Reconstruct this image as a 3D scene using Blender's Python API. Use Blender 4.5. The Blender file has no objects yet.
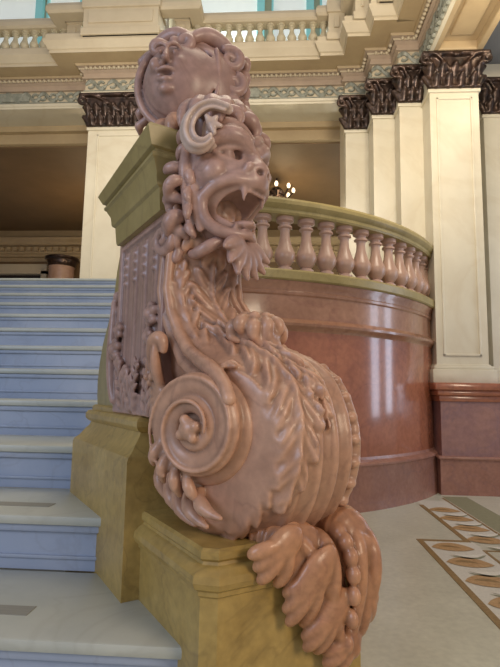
import bpy, bmesh, math, random
import numpy as np
from mathutils import Vector, Matrix
random.seed(7); rng = np.random.default_rng(7)
COL = bpy.context.scene.collection
PI = math.pi
sin, cos = math.sin, math.cos

# ------------------------------------------------------------------ tagging / linking
def tag(o, label=None, cat=None, group=None, kind=None):
    if label: o['label'] = label
    if cat: o['category'] = cat
    if group: o['group'] = group
    if kind: o['kind'] = kind
    return o
def empty(name, loc=(0, 0, 0), rz=0.0):
    o = bpy.data.objects.new(name, None); COL.objects.link(o)
    o.empty_display_size = .05; o.location = loc; o.rotation_euler = (0, 0, rz); return o
def link_mesh(name, verts, faces, mat, parent=None, smooth=False, loc=None, rz=0):
    me = bpy.data.meshes.new(name)
    me.from_pydata([tuple(v) for v in verts], [], [tuple(f) for f in faces]); me.update()
    if smooth: me.polygons.foreach_set('use_smooth', [True] * len(me.polygons))
    o = bpy.data.objects.new(name, me); COL.objects.link(o)
    if mat: me.materials.append(mat)
    if parent: o.parent = parent
    if loc is not None: o.location = loc
    o.rotation_euler = (0, 0, rz)
    return o

# ------------------------------------------------------------------ plain mesh builder
class MB:
    def __init__(s): s.v = []; s.f = []
    def add(s, v, f):
        n = len(s.v); s.v += [tuple(map(float, p)) for p in v]; s.f += [tuple(i + n for i in q) for q in f]
    def box(s, x0, x1, y0, y1, z0, z1, b=0.0):
        if b <= 0:
            s.add([(x0,y0,z0),(x1,y0,z0),(x1,y1,z0),(x0,y1,z0),(x0,y0,z1),(x1,y0,z1),(x1,y1,z1),(x0,y1,z1)],
                  [(0,3,2,1),(4,5,6,7),(0,1,5,4),(1,2,6,5),(2,3,7,6),(3,0,4,7)]); return
        bm = bmesh.new(); bmesh.ops.create_cube(bm, size=1)
        for v in bm.verts: v.co = Vector(((x0+x1)/2 + v.co.x*(x1-x0), (y0+y1)/2 + v.co.y*(y1-y0), (z0+z1)/2 + v.co.z*(z1-z0)))
        bmesh.ops.bevel(bm, geom=bm.edges[:], offset=b, segments=2, affect='EDGES', profile=.5)
        bm.verts.index_update()
        s.add([v.co for v in bm.verts], [[v.index for v in f.verts] for f in bm.faces]); bm.free()
    def prism(s, poly, z0, z1):           # poly CCW in xy
        n = len(poly)
        s.add([(x,y,z0) for x,y in poly] + [(x,y,z1) for x,y in poly],
              [tuple(range(n))[::-1], tuple(range(n, 2*n))] + [(i,(i+1)%n,n+(i+1)%n,n+i) for i in range(n)])
    def lathe(s, prof, c=(0,0,0), seg=20, a0=0, a1=2*PI):
        full = abs(a1-a0-2*PI) < 1e-6; m = len(prof); k = seg if full else seg+1
        v = []
        for i in range(k):
            a = a0 + (a1-a0)*i/seg
            for r,z in prof: v.append((c[0]+r*cos(a), c[1]+r*sin(a), c[2]+z))
        f = []
        for i in range(seg):
            j = (i+1) % k
            for q in range(m-1): f.append((i*m+q, j*m+q, j*m+q+1, i*m+q+1))
        if full:
            f.append(tuple(i*m for i in range(k))[::-1]); f.append(tuple(i*m+m-1 for i in range(k)))
        s.add(v, f)
    def tube(s, pts, rad, seg=8):
        pts = [Vector(p) for p in pts]; n = len(pts)
        if not hasattr(rad, '__len__'): rad = [rad]*n
        v = []; up = Vector((0,0,1)); 
        for i,p in enumerate(pts):
            t = (pts[min(i+1,n-1)] - pts[max(i-1,0)]).normalized()
            a = t.cross(up)
            if a.length < 1e-3: a = t.cross(Vector((0,1,0)))
            a.normalize(); b = t.cross(a).normalized()
            for k in range(seg):
                w = 2*PI*k/seg; v.append(p + (a*cos(w) + b*sin(w))*rad[i])
        f = [(i*seg+k, i*seg+(k+1)%seg, (i+1)*seg+(k+1)%seg, (i+1)*seg+k) for i in range(n-1) for k in range(seg)]
        f += [tuple(range(seg))[::-1], tuple((n-1)*seg+k for k in range(seg))]
        s.add(v, f)
    def sweep(s, path, prof):             # path: plan polyline, wall on its left-hand... offset o is to the right (viewer side)
        P = [Vector((x,y)) for x,y in path]; n = len(P); m = len(prof); off = []
        for i in range(n):
            ns = []
            if i > 0: d = (P[i]-P[i-1]).normalized(); ns.append(Vector((d.y,-d.x)))
            if i < n-1: d = (P[i+1]-P[i]).normalized(); ns.append(Vector((d.y,-d.x)))
            if len(ns) == 2:
                q = ns[0]+ns[1]; off.append(q*(2.0/max(q.length_squared,1e-6)) if True else q)
            else: off.append(ns[0])
        v = [(P[i].x+off[i].x*o, P[i].y+off[i].y*o, z) for i in range(n) for o,z in prof]
        f = [(i*m+q, (i+1)*m+q, (i+1)*m+q+1, i*m+q+1) for i in range(n-1) for q in range(m-1)]
        s.add(v, f)
    def build(s, name, mat, parent=None, smooth=False, loc=None, rz=0, auto=None):
        o = link_mesh(name, s.v, s.f, mat, parent, smooth, loc, rz)
        bm = bmesh.new(); bm.from_mesh(o.data); bmesh.ops.recalc_face_normals(bm, faces=bm.faces[:]); bm.to_mesh(o.data); bm.free()
        if auto:
            o.data.polygons.foreach_set('use_smooth', [True]*len(o.data.polygons))
            o.data.set_sharp_from_angle(angle=math.radians(auto))
        return o

# ------------------------------------------------------------------ SDF clay
def nrm(a): a = np.asarray(a, float); return a/ (np.linalg.norm(a)+1e-12)
class Clay:
    def __init__(s, lo, hi, h):
        s.lo = np.array(lo, float); s.h = h; s.n = np.ceil((np.array(hi)-s.lo)/h).astype(int)+1
        s.F = np.full(s.n, 1.0, np.float32)
    def grid(s, lo, hi):
        a = np.clip(np.floor((np.array(lo)-s.lo)/s.h).astype(int), 0, s.n-1)
        b = np.clip(np.ceil((np.array(hi)-s.lo)/s.h).astype(int)+1, a+1, s.n)
        sl = tuple(slice(i,j) for i,j in zip(a,b))
        ax = [(s.lo[k]+s.h*np.arange(a[k],b[k])).astype(np.float32) for k in range(3)]
        return sl, np.stack(np.meshgrid(*ax, indexing='ij'), -1)
    def put(s, sl, d, k, op):
        F = s.F[sl]
        if op == 'sub':
            d = -d
            if k > 0: hh = np.clip(k-np.abs(F-d), 0, None)/k; s.F[sl] = np.maximum(F,d)+hh*hh*k*.25
            else: s.F[sl] = np.maximum(F,d)
        else:
            if k > 0: hh = np.clip(k-np.abs(F-d), 0, None)/k; s.F[sl] = np.minimum(F,d)-hh*hh*k*.25
            else: s.F[sl] = np.minimum(F,d)
    def fn(s, f, lo, hi, k=0.01, op='add'):
        sl, P = s.grid(lo, hi); s.put(sl, f(P).astype(np.float32), k, op)
    def ell(s, c, r, ax=None, k=.01, op='add'):
        c = np.array(c, float); r = np.array(r if hasattr(r,'__len__') else [r]*3, float); m = r.max()+k+3*s.h
        A = np.eye(3) if ax is None else np.array([nrm(a) for a in ax])
        def f(P):
            q = (P-c)@A.T; k0 = np.linalg.norm(q/r, axis=-1); k1 = np.linalg.norm(q/(r*r), axis=-1)
            return k0*(k0-1)/np.maximum(k1,1e-6)
        s.fn(f, c-m, c+m, k, op)
    def tube(s, pts, rad, k=.006, op='add', flat=1.0, n=None):   # flat<1: thinner along n
        pts = np.array(pts, float); N = len(pts)
        rad = np.array(rad if hasattr(rad,'__len__') else [rad]*N, float)
        if len(rad) != N: rad = np.interp(np.linspace(0,1,N), np.linspace(0,1,len(rad)), rad)
        m = rad.max()+k+3*s.h; sl, P = s.grid(pts.min(0)-m, pts.max(0)+m)
        D = None
        if flat != 1.0 and n is not None:
            n = np.array(n, float); 
            if n.ndim == 1: n = np.tile(n, (N,1))
        for i in range(N-1):
            a, b = pts[i], pts[i+1]; ab = b-a; L2 = float(ab@ab)+1e-12
            q = P-a; t = np.clip((q@ab)/L2, 0, 1); w = q-t[...,None]*ab
            if flat != 1.0:
                nn = nrm(n[i]); wn = w@nn; ww = np.sqrt(np.maximum((w*w).sum(-1)-wn*wn,0)+(wn/flat)**2)
                d = (ww-(rad[i]+(rad[i+1]-rad[i])*t))*min(1.0, flat*1.5)
            else: d = np.sqrt((w*w).sum(-1))-(rad[i]+(rad[i+1]-rad[i])*t)
            D = d if D is None else np.minimum(D,d)
        s.put(sl, D.astype(np.float32), k, op)
    def box(s, lo, hi, r=.004, k=0.0, op='add'):
        lo=np.array(lo,float); hi=np.array(hi,float); c=(lo+hi)/2; e=(hi-lo)/2-r; m=k+3*s.h
        def f(P):
            q=np.abs(P-c)-e; return np.linalg.norm(np.maximum(q,0),axis=-1)+np.minimum(q.max(-1),0)-r
        s.fn(f, lo-m, hi+m, k, op)
    def build(s, name, mat, parent, xf, rough=0.0):
        F = s.F.copy(); F[0]=F[-1]=1; F[:,0]=F[:,-1]=1; F[:,:,0]=F[:,:,-1]=1
        F = np.clip(F, -3*s.h, 3*s.h)
        # light smoothing of the field
        for ax in range(3): F = .25*np.roll(F,1,ax)+.5*F+.25*np.roll(F,-1,ax)
        S = F < 0; nx,ny,nz = F.shape
        acc = np.zeros((nx-1,ny-1,nz-1,3), np.float32); cnt = np.zeros((nx-1,ny-1,nz-1), np.float32)
        for ax in range(3):
            o = [k for k in range(3) if k != ax]
            for i in (0,1):
                for j in (0,1):
                    s0=[slice(0,-1)]*3; s1=[slice(0,-1)]*3
                    for kk,vv in ((o[0],i),(o[1],j)):
                        s0[kk]=slice(1,None) if vv else slice(0,-1); s1[kk]=s0[kk]
                    s0[ax]=slice(0,-1); s1[ax]=slice(1,None)
                    a=F[tuple(s0)]; b=F[tuple(s1)]; m=(a<0)!=(b<0)
                    t=np.where(m, a/np.where(m,a-b,1), 0)
                    acc[...,ax]+=np.where(m,t,0); acc[...,o[0]]+=np.where(m,i,0); acc[...,o[1]]+=np.where(m,j,0); cnt+=m
        act = cnt>0; idx = -np.ones(act.shape, np.int64); idx[act]=np.arange(act.sum())
        I = np.argwhere(act); V = I + acc[act]/cnt[act][:,None]; V = s.lo+V*s.h
        Q = []
        for ax in range(3):
            o = [(ax+1)%3,(ax+2)%3]
            sA=[slice(1,-1)]*3; sB=[slice(1,-1)]*3; sA[ax]=slice(0,-1); sB[ax]=slice(1,None)
            a=S[tuple(sA)]; b=S[tuple(sB)]; E=np.argwhere(a!=b); flip=a[tuple(E.T)]
            base=E.copy(); base[:,o[0]]+=1; base[:,o[1]]+=1
            def g(d0,d1):
                c=base.copy(); c[:,o[0]]-=d0; c[:,o[1]]-=d1; return idx[tuple(c.T)]
            q=np.stack([g(1,1),g(0,1),g(0,0),g(1,0)],1); q[~flip]=q[~flip][:,::-1]; Q.append(q)
        Q=np.concatenate(Q); Q=Q[(Q>=0).all(1)]
        W = np.array([xf(p) for p in V]) if not isinstance(xf, tuple) else V@xf[0].T+xf[1]
        me=bpy.data.meshes.new(name); me.vertices.add(len(W)); me.vertices.foreach_set('co', W.astype(np.float32).ravel())
        me.loops.add(len(Q)*4); me.loops.foreach_set('vertex_index', Q.ravel().astype(np.int32))
        me.polygons.add(len(Q)); me.polygons.foreach_set('loop_start', np.arange(0,len(Q)*4,4,dtype=np.int32))
        me.polygons.foreach_set('use_smooth', np.ones(len(Q),bool)); me.update(calc_edges=True); me.validate()
        ob=bpy.data.objects.new(name, me); COL.objects.link(ob); me.materials.append(mat)
        if parent: ob.parent=parent
        return ob
IDX = (np.eye(3), np.zeros(3))
def spiral(c, e1, e2, r0, r1, a0, a1, n=40, lift=None, up=None):
    out=[]
    for i in range(n):
        t=i/(n-1); a=a0+(a1-a0)*t; r=r0+(r1-r0)*t
        p=np.array(c)+r*cos(a)*np.array(e1)+r*sin(a)*np.array(e2)
        if lift is not None: p=p+np.array(up)*lift*t
        out.append(p)
    return np.array(out)
def bez(*p, n=10):
    p=[np.array(q,float) for q in p]; out=[]
    for i in range(n):
        t=i/(n-1); q=p
        while len(q)>1: q=[a*(1-t)+b*t for a,b in zip(q[:-1],q[1:])]
        out.append(q[0])
    return np.array(out)

# ------------------------------------------------------------------ materials
def stone(name, c1, c2, vein=None, rough=.3, scale=4.0, vs=2.0, bump=.1, crevice=0.0, spec=.5, vein_w=.04, coat=0.0, mottle=0.0):
    m=bpy.data.materials.new(name); m.use_nodes=True; nt=m.node_tree; N=nt.nodes; Lk=nt.links; b=N['Principled BSDF']
    tc=N.new('ShaderNodeTexCoord'); n1=N.new('ShaderNodeTexNoise'); n1.inputs['Scale'].default_value=scale; n1.inputs['Detail'].default_value=6; n1.inputs['Roughness'].default_value=.62
    Lk.new(tc.outputs['Object'], n1.inputs['Vector'])
    cr=N.new('ShaderNodeValToRGB'); cr.color_ramp.elements[0].position=.34; cr.color_ramp.elements[1].position=.68
    cr.color_ramp.elements[0].color=(*c1,1); cr.color_ramp.elements[1].color=(*c2,1); Lk.new(n1.outputs['Fac'], cr.inputs['Fac'])
    out=cr.outputs['Color']
    if vein:
        n2=N.new('ShaderNodeTexNoise'); n2.inputs['Scale'].default_value=vs; n2.inputs['Detail'].default_value=5; n2.inputs['Distortion'].default_value=.8
        Lk.new(tc.outputs['Object'], n2.inputs['Vector'])
        r=N.new('ShaderNodeValToRGB'); e=r.color_ramp.elements; e[0].position=.5-vein_w; e[0].color=(0,0,0,1); e[1].position=.5; e[1].color=(1,1,1,1)
        x=e.new(.5+vein_w); x.color=(0,0,0,1); Lk.new(n2.outputs['Fac'], r.inputs['Fac'])
        mm=N.new('ShaderNodeMath'); mm.operation='MULTIPLY'; mm.inputs[1].default_value=.28; Lk.new(r.outputs['Color'], mm.inputs[0])
        mx=N.new('ShaderNodeMixRGB'); mx.inputs['Color2'].default_value=(*vein,1); Lk.new(mm.outputs[0], mx.inputs['Fac']); Lk.new(out, mx.inputs['Color1']); out=mx.outputs['Color']
    if mottle:
        n3=N.new('ShaderNodeTexNoise'); n3.inputs['Scale'].default_value=scale*9; n3.inputs['Detail'].default_value=3
        Lk.new(tc.outputs['Object'], n3.inputs['Vector'])
        r3=N.new('ShaderNodeMapRange'); r3.inputs['From Min'].default_value=.3; r3.inputs['From Max'].default_value=.7; r3.inputs['To Min'].default_value=1-mottle; r3.inputs['To Max'].default_value=1+mottle*.5
        Lk.new(n3.outputs['Fac'], r3.inputs['Value'])
        mx=N.new('ShaderNodeMixRGB'); mx.blend_type='MULTIPLY'; mx.inputs['Fac'].default_value=1; Lk.new(out, mx.inputs['Color1']); Lk.new(r3.outputs[0], mx.inputs['Color2']); out=mx.outputs['Color']
    if crevice:  # darker in crevices, slightly lighter on ridges
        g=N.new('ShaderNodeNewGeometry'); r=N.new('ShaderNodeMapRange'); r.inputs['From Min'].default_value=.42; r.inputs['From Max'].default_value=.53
        r.inputs['To Min'].default_value=1-crevice; r.inputs['To Max'].default_value=1.0+crevice*.25
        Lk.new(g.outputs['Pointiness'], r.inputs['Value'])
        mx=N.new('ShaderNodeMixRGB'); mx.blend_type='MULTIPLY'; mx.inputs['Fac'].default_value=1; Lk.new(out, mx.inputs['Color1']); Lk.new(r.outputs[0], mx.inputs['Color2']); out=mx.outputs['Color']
    Lk.new(out, b.inputs['Base Color']); b.inputs['Roughness'].default_value=rough; b.inputs['Specular IOR Level'].default_value=spec
    if coat: b.inputs['Coat Weight'].default_value=coat; b.inputs['Coat Roughness'].default_value=.08
    if bump:
        bp=N.new('ShaderNodeBump'); bp.inputs['Strength'].default_value=bump; bp.inputs['Distance'].default_value=.004; Lk.new(n1.outputs['Fac'], bp.inputs['Height']); Lk.new(bp.outputs[0], b.inputs['Normal'])
    return m
def flat(name, c, rough=.5, metal=0, emit=0):
    m=bpy.data.materials.new(name); m.use_nodes=True; N=m.node_tree.nodes; b=N['Principled BSDF']
    n=N.new('ShaderNodeTexNoise'); n.inputs['Scale'].default_value=9
    mx=N.new('ShaderNodeMixRGB'); mx.inputs['Color1'].default_value=(*[x*.85 for x in c],1); mx.inputs['Color2'].default_value=(*[min(1,x*1.12) for x in c],1)
    m.node_tree.links.new(n.outputs['Fac'], mx.inputs['Fac']); m.node_tree.links.new(mx.outputs[0], b.inputs['Base Color'])
    b.inputs['Roughness'].default_value=rough; b.inputs['Metallic'].default_value=metal
    if emit: b.inputs['Emission Color'].default_value=(*c,1); b.inputs['Emission Strength'].default_value=emit
    return m
M_CARVE = stone('carved_rose_marble', (.42,.225,.145), (.58,.34,.225), (.22,.11,.08), rough=.33, scale=5, vs=3.5, bump=.25, crevice=.65, mottle=.14, vein_w=.018)  # rose marble, with the warm light on the scroll mixed into its colour
M_SHAFT = stone('cool_lit_rose_marble', (.345,.205,.165), (.48,.30,.245), (.20,.11,.09), rough=.33, scale=5, vs=4, bump=.25, crevice=.65, mottle=.14, vein_w=.018)  # same rose marble, cool light from the left painted in as mauve
M_ORANGE= stone('warm_rose_marble', (.36,.165,.085), (.55,.28,.15), (.25,.10,.06), rough=.3, scale=7, vs=5, bump=.2, crevice=.7, mottle=.15, vein_w=.02)
M_YELLOW= stone('yellow_siena_marble', (.35,.225,.06), (.50,.35,.115), (.14,.09,.03), rough=.36, scale=5, vs=3, bump=.1, crevice=.0, mottle=.16, vein_w=.012)
M_OLIVE = stone('olive_yellow_marble', (.28,.215,.075), (.38,.295,.12), (.15,.11,.04), rough=.35, scale=4, vs=3, bump=.05, mottle=.08, vein_w=.02)
M_DRUM  = stone('red_marble', (.34,.115,.06), (.45,.17,.09), (.20,.07,.05), rough=.16, scale=2.2, vs=1.8, bump=.0, mottle=.15, vein_w=.03, coat=.5)
M_DRUM2 = stone('red_marble_mid', (.33,.16,.09), (.43,.22,.13), (.22,.09,.06), rough=.2, scale=2.2, vs=1.8, bump=.0, mottle=.12, vein_w=.03, coat=.4)
M_STEP  = stone('cool_lit_riser_marble', (.30,.36,.48), (.41,.46,.56), (.25,.27,.34), rough=.4, scale=2.4, vs=3, bump=.05, vein_w=.02)  # blue daylight on the risers is mixed into this base colour
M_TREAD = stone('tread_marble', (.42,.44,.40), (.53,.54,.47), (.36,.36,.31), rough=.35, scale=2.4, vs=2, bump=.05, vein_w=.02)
M_FLOOR = stone('cream_terrazzo', (.49,.48,.38), (.57,.56,.45), None, rough=.28, scale=3, bump=.0, mottle=.10)
M_CREAM = stone('cream_scagliola', (.60,.54,.41), (.70,.64,.50), (.52,.43,.29), rough=.32, scale=1.1, vs=.9, bump=.0, vein_w=.05)
M_CORN  = stone('cream_plaster', (.55,.46,.32), (.62,.53,.38), None, rough=.55, scale=2, bump=.05)
M_CORN2 = stone('ochre_plaster', (.42,.31,.18), (.50,.38,.22), None, rough=.6, scale=2, bump=.05)
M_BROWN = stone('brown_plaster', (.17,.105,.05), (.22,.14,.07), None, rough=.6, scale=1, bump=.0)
M_FRIEZE= stone('grey_green_relief', (.22,.23,.19), (.36,.36,.30), None, rough=.5, scale=12, bump=.0)
M_BRONZE= stone('dark_bronze', (.022,.016,.014), (.10,.06,.045), None, rough=.32, scale=9, bump=.2); 
M_BRONZE.node_tree.nodes['Principled BSDF'].inputs['Metallic'].default_value=.55
M_ROSE  = stone('rose_marble_base', (.30,.14,.10), (.40,.20,.15), (.22,.12,.12), rough=.25, scale=3, vs=2, bump=0, mottle=.12, vein_w=.03)
M_BAL   = stone('rose_balusters', (.42,.26,.19), (.52,.34,.26), None, rough=.3, scale=5, bump=0)
M_GREY2 = stone('pale_baluster_stone', (.50,.44,.30), (.60,.53,.38), None, rough=.5, scale=8, bump=0)
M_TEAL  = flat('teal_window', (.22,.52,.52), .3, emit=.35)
M_WIN   = flat('pale_window', (.75,.80,.76), .3, emit=.45)
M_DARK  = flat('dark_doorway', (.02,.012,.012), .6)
M_GRIP  = flat('grey_grip_strip', (.27,.26,.22), .8)
M_LINE  = stone('brown_mosaic', (.20,.12,.04), (.30,.20,.08), None, rough=.4, scale=60, bump=0)
M_MOSW  = stone('white_mosaic', (.55,.53,.46), (.66,.63,.55), None, rough=.4, scale=60, bump=0)
M_MOSO  = stone('orange_mosaic', (.36,.20,.08), (.50,.33,.16), None, rough=.4, scale=40, bump=0)
M_MOSG  = stone('olive_mosaic', (.21,.22,.13), (.28,.28,.18), None, rough=.4, scale=40, bump=0)
M_LAMP  = flat('lamp_glow', (1,.9,.68), .4, emit=8)
M_BULB  = flat('bulb_glow', (1,.78,.55), .4, emit=2.0)
M_BLUEG = flat('blue_grey_plaster', (.22,.23,.25), .7)

EYE=1.168
R0=.16; TR=.381; T0=1.105; Z0=.64; LAND=2.40
# ------------------------------------------------------------------ newel local frame
A_=math.radians(34.7)
Uv=np.array([sin(A_),-cos(A_),0]); Vv=np.array([cos(A_),sin(A_),0]); N0=np.array([-.217,1.123,0.])
NX=(np.stack([Uv,Vv,np.array([0,0,1.])],1), np.zeros(3))     # local (u,v,z) -> rotated; object empty carries N0
newel=empty('newel_post', N0)
tag(newel,'carved rose marble newel with lion head and big scroll on yellow plinth','newel post')
def uvz(v): return [tuple(NX[0]@np.array(p)) for p in v]
def nbuild(mb,name,mat,auto=None,smooth=False,parent=None):
    mb.v=uvz(mb.v); return mb.build(name,mat,parent or newel,auto=auto,smooth=smooth)
def inset(poly,d):
    n=len(poly); out=[]
    for i in range(n):
        p0,p1,p2=[Vector(poly[(i+k)%n]) for k in (-1,0,1)]
        a=(p1-p0).normalized(); b=(p2-p1).normalized(); na=Vector((-a.y,a.x)); nb=Vector((-b.y,b.x)); q=na+nb
        out.append(tuple(p1+q*(2/q.length_squared)*d))
    return out
def profile_block(mb,poly,prof):        # prof: (inset, z), stacked rings of the polygon
    n=len(poly); v=[]
    for d,z in prof: v+=[(x,y,z) for x,y in inset(poly,d)]
    f=[tuple(range(n))[::-1], tuple((len(prof)-1)*n+i for i in range(n))]
    for k in range(len(prof)-1): f+=[(k*n+i,k*n+(i+1)%n,(k+1)*n+(i+1)%n,(k+1)*n+i) for i in range(n)]
    mb.add(v,f)

# --- plinth (yellow) : plan in (u,v), CCW with (u right, v up)
plan=[(-.60,.0),(.105,.0),(.13,.027),(.13,.402),(.105,.425),(-.60,.425)]
mb=MB(); profile_block(mb,plan,[(-.02,0),(-.02,.10),(0,.12),(0,.765),(-.006,.770),(-.006,.778),(-.016,.785),(-.021,.797),(-.019,.810),(-.006,.822),(.004,.826),(.006,.832),(.0,.838),(.0,.852),(.006,.858)])
nbuild(mb,'plinth',M_YELLOW,auto=25)
# --- pedestal behind, taller
plan=[(-.90,-.046),(-.250,-.046),(-.250,.45),(-.90,.45)]
mb=MB(); profile_block(mb,plan,[(0,0),(0,.985),(.004,.995),(.016,1.005),(.034,1.03),(.046,1.045),(.05,1.056),(.040,1.062),(.033,1.072),(.033,1.086),(.040,1.096),(.052,1.10),(.052,1.112),(.06,1.118)])
nbuild(mb,'pedestal',M_YELLOW,auto=25)
# --- yellow curved console behind the shaft
def side_prism(outline,v0,v1):
    m=MB(); n=len(outline)
    m.add([(u,v0,z) for u,z in outline]+[(u,v1,z) for u,z in outline],[tuple(range(n)),tuple(range(n,2*n))[::-1]]+[(i,(i+1)%n,n+(i+1)%n,n+i) for i in range(n)])
    return m
o_=[(-.52,1.112),(-.83,1.112),(-.845,1.15),(-.85,1.20),(-.835,1.27),(-.80,1.34),(-.75,1.40),(-.71,1.45),(-.68,1.52),(-.665,1.58),(-.64,1.63),(-.52,1.65)]
m=side_prism(o_,.02,.20); nbuild(m,'back_console',M_OLIVE,auto=30)

# --- cap
rings=[(1.640,.018,-.545,0),(1.648,.020,-.548,0),(1.700,.024,-.555,0),(1.706,.032,-.562,0),(1.712,.034,-.566,0),(1.740,.036,-.572,.002),(1.770,.046,-.592,.006),(1.776,.052,-.600,.006),(1.786,.052,-.602,.008),(1.790,.044,-.598,.009),(1.797,.044,-.600,.010),(1.802,.056,-.608,.010),(1.850,.070,-.622,.030),(1.858,.064,-.618,.032)]
mb=MB(); v=[]
for z,d,ub,dz in rings: v+=[(ub,-d,z-dz),(-.166+d*.55,-d,z),(-.166+d*.55,.150+d*.5,z),(ub,.20+d,z-dz)]
f=[(3,2,1,0),tuple((len(rings)-1)*4+i for i in range(4))]
for k in range(len(rings)-1): f+=[(k*4+i,k*4+(i+1)%4,(k+1)*4+(i+1)%4,(k+1)*4+i) for i in range(4)]
mb.add(v,f); cap=nbuild(mb,'cap',M_OLIVE,auto=25)

# --- shaft (fluted panel)
c=Clay((-.66,-.05,1.09),(-.12,.45,1.66),.004)
c.box((-.575,.0,1.10),(-.166,.20,1.65),.003)
c.box((-.545,-.05,1.16),(-.196,.010,1.625),.002,op='sub')          # recessed panel left
for k in range(4):
    u=-.50+.085*k
    c.box((u-.020,.004,1.20),(u+.014,.03,1.61),.004)
    c.box((u-.006,-.0,1.20),(u+.000,.0075,1.50),.001,op='sub')
    for q in range(4): c.box((u-.013,-.004,1.50+.027*q),(u+.008,.012,1.514+.027*q),.004,k=.002)
def bud(c,p,r,nn,k=.006):
    p=np.array(p,float); c.ell(p,r,k=k)
    for i in range(5):
        a=2*PI*i/5+.4; d=np.array([cos(a),0,sin(a)])
        c.ell(p+d*r*1.05,(r*.75,r*.55,r*.55),k=.004)
def lobes(c,a,b,side,nrmv,n=5,L=.05,r=.011,flat=.6,curl=.3,up=0.012,both=True,k=.005):
    """acanthus spray: midrib a->b (bezier pts) with tapering lobes either side"""
    pts=a if b is None else bez(a,b,n=12)
    nn=nrm(nrmv); pts=np.array(pts,float)
    c.tube(pts,[r*1.1,r*.9,r*.4],k=k,flat=flat,n=nn)
    for i in range(n):
        t=(i+.4)/n; j=int(t*(len(pts)-2)); p=pts[j]; d=nrm(pts[j+1]-pts[j]); s=np.cross(nn,d)*side
        l=L*(1-.62*t)
        for sg in ((1,-1) if both else (1,)):
            q1=p+(s*sg*.6+d*.35)*l+nn*up; q2=p+(s*sg*.95+d*(.75+curl))*l+nn*up*.2
            c.tube(bez(p,q1,q2,n=6),[r*.8,r*1.15,r*.35],k=k,flat=flat,n=nn)
n_l=(0,-1,0)
for (u,z,r) in ((-.225,1.375,.022),(-.245,1.315,.017),(-.52,1.36,.018),(-.545,1.30,.024),(-.50,1.25,.016),(-.43,1.22,.018)): bud(c,(u,-.006,z),r,n_l)
lobes(c,(-.46,.004,1.12),(-.53,-.006,1.30),1,n_l,n=5,L=.055,r=.010)
lobes(c,(-.40,.004,1.12),(-.30,-.006,1.28),1,n_l,n=5,L=.055,r=.010)
lobes(c,(-.35,.0,1.11),(-.43,-.004,1.22),1,n_l,n=4,L=.05,r=.010)
lobes(c,(-.24,.0,1.11),(-.24,-.004,1.29),1,n_l,n=5,L=.045,r=.010)
c.tube(bez((-.56,0,1.14),(-.60,-.01,1.22),(-.57,-.008,1.36),(-.60,0,1.46),n=12),[.014,.018,.012],k=.004)
for i in range(7): c.ell((-.60-.006*sin(i*2.0),.01,1.17+.052*i),(.02,.018,.018),k=.006)
shaft=c.build('shaft',M_SHAFT,newel,NX)

# ------------------------------------------------------------------ console body
VC=.20
def hw(z): return np.interp(z,[.85,1.22,1.32,1.42,1.62,1.75],[.165,.165,.135,.110,.100,.10])
def vcz(z): return np.interp(z,[.85,1.20,1.30,1.42,1.62],[.205,.205,.165,.115,.110])
def bulge(v,z): 
    h=hw(z); q=np.clip((v-vcz(z))/h,-1,1); b=np.interp(z,[.85,1.25,1.40,1.7],[.045,.045,.030,.03]); return b*(1-q*q)-.004
WC=(-.02,1.052); WR=.190
prof=[(-.165,1.74),(-.105,1.72),(-.115,1.60),(-.130,1.50),(-.135,1.43),(-.125,1.37),(-.095,1.315),(-.045,1.268),(.01,1.243)]
for i in range(25):
    a=math.radians(74-i*(164/24)); prof.append((WC[0]+WR*cos(a),WC[1]+WR*sin(a)))
prof+=[(-.10,.872),(-.16,.915),(-.20,.98),(-.215,1.05),(-.20,1.15),(-.18,1.25),(-.165,1.40)]
prof=np.array(prof)
def poly2d(P,poly):
    x=P[...,0]; z=P[...,2]; d=np.full(x.shape,1e9,np.float32); s=np.ones(x.shape,np.float32); n=len(poly); j=n-1
    for i in range(n):
        ax,az=poly[j]; bx,bz=poly[i]; ex,ez=ax-bx,az-bz; wx,wz=x-bx,z-bz
        t=np.clip((wx*ex+wz*ez)/(ex*ex+ez*ez),0,1); d=np.minimum(d,(wx-ex*t)**2+(wz-ez*t)**2)
        c1=z>=bz; c2=z<az; c3=ex*wz>ez*wx
        s=np.where((c1&c2&c3)|(~c1&~c2&~c3),-s,s); j=i
    return s*np.sqrt(d)
front=prof[:31]                                     # front run of the profile, lion neck -> underside of scroll
seg=np.r_[0,np.cumsum(np.linalg.norm(np.diff(front,axis=0),axis=1))]; LEN=seg[-1]
def surf(a,q,off=0.0):
    """a: 0..1 down the front of the console, q: -1..1 across; returns point, normal"""
    t=a*LEN; u=np.interp(t,seg,front[:,0]); z=np.interp(t,seg,front[:,1])
    e=.012; u2=np.interp(t+e,seg,front[:,0]); z2=np.interp(t+e,seg,front[:,1]); u1=np.interp(t-e,seg,front[:,0]); z1=np.interp(t-e,seg,front[:,1])
    tn=nrm((u2-u1,0,z2-z1)); n=np.array([-tn[2],0,tn[0]])
    v=vcz(z)+q*hw(z); b=bulge(v,z)
    p=np.array([u,v,z])+n*(b+off)
    nn=nrm(n+np.array([0,.9*q*.5,0])); return p,nn
c=Clay((-.27,-.05,.82),(.30,.45,1.78),.0036)
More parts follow.
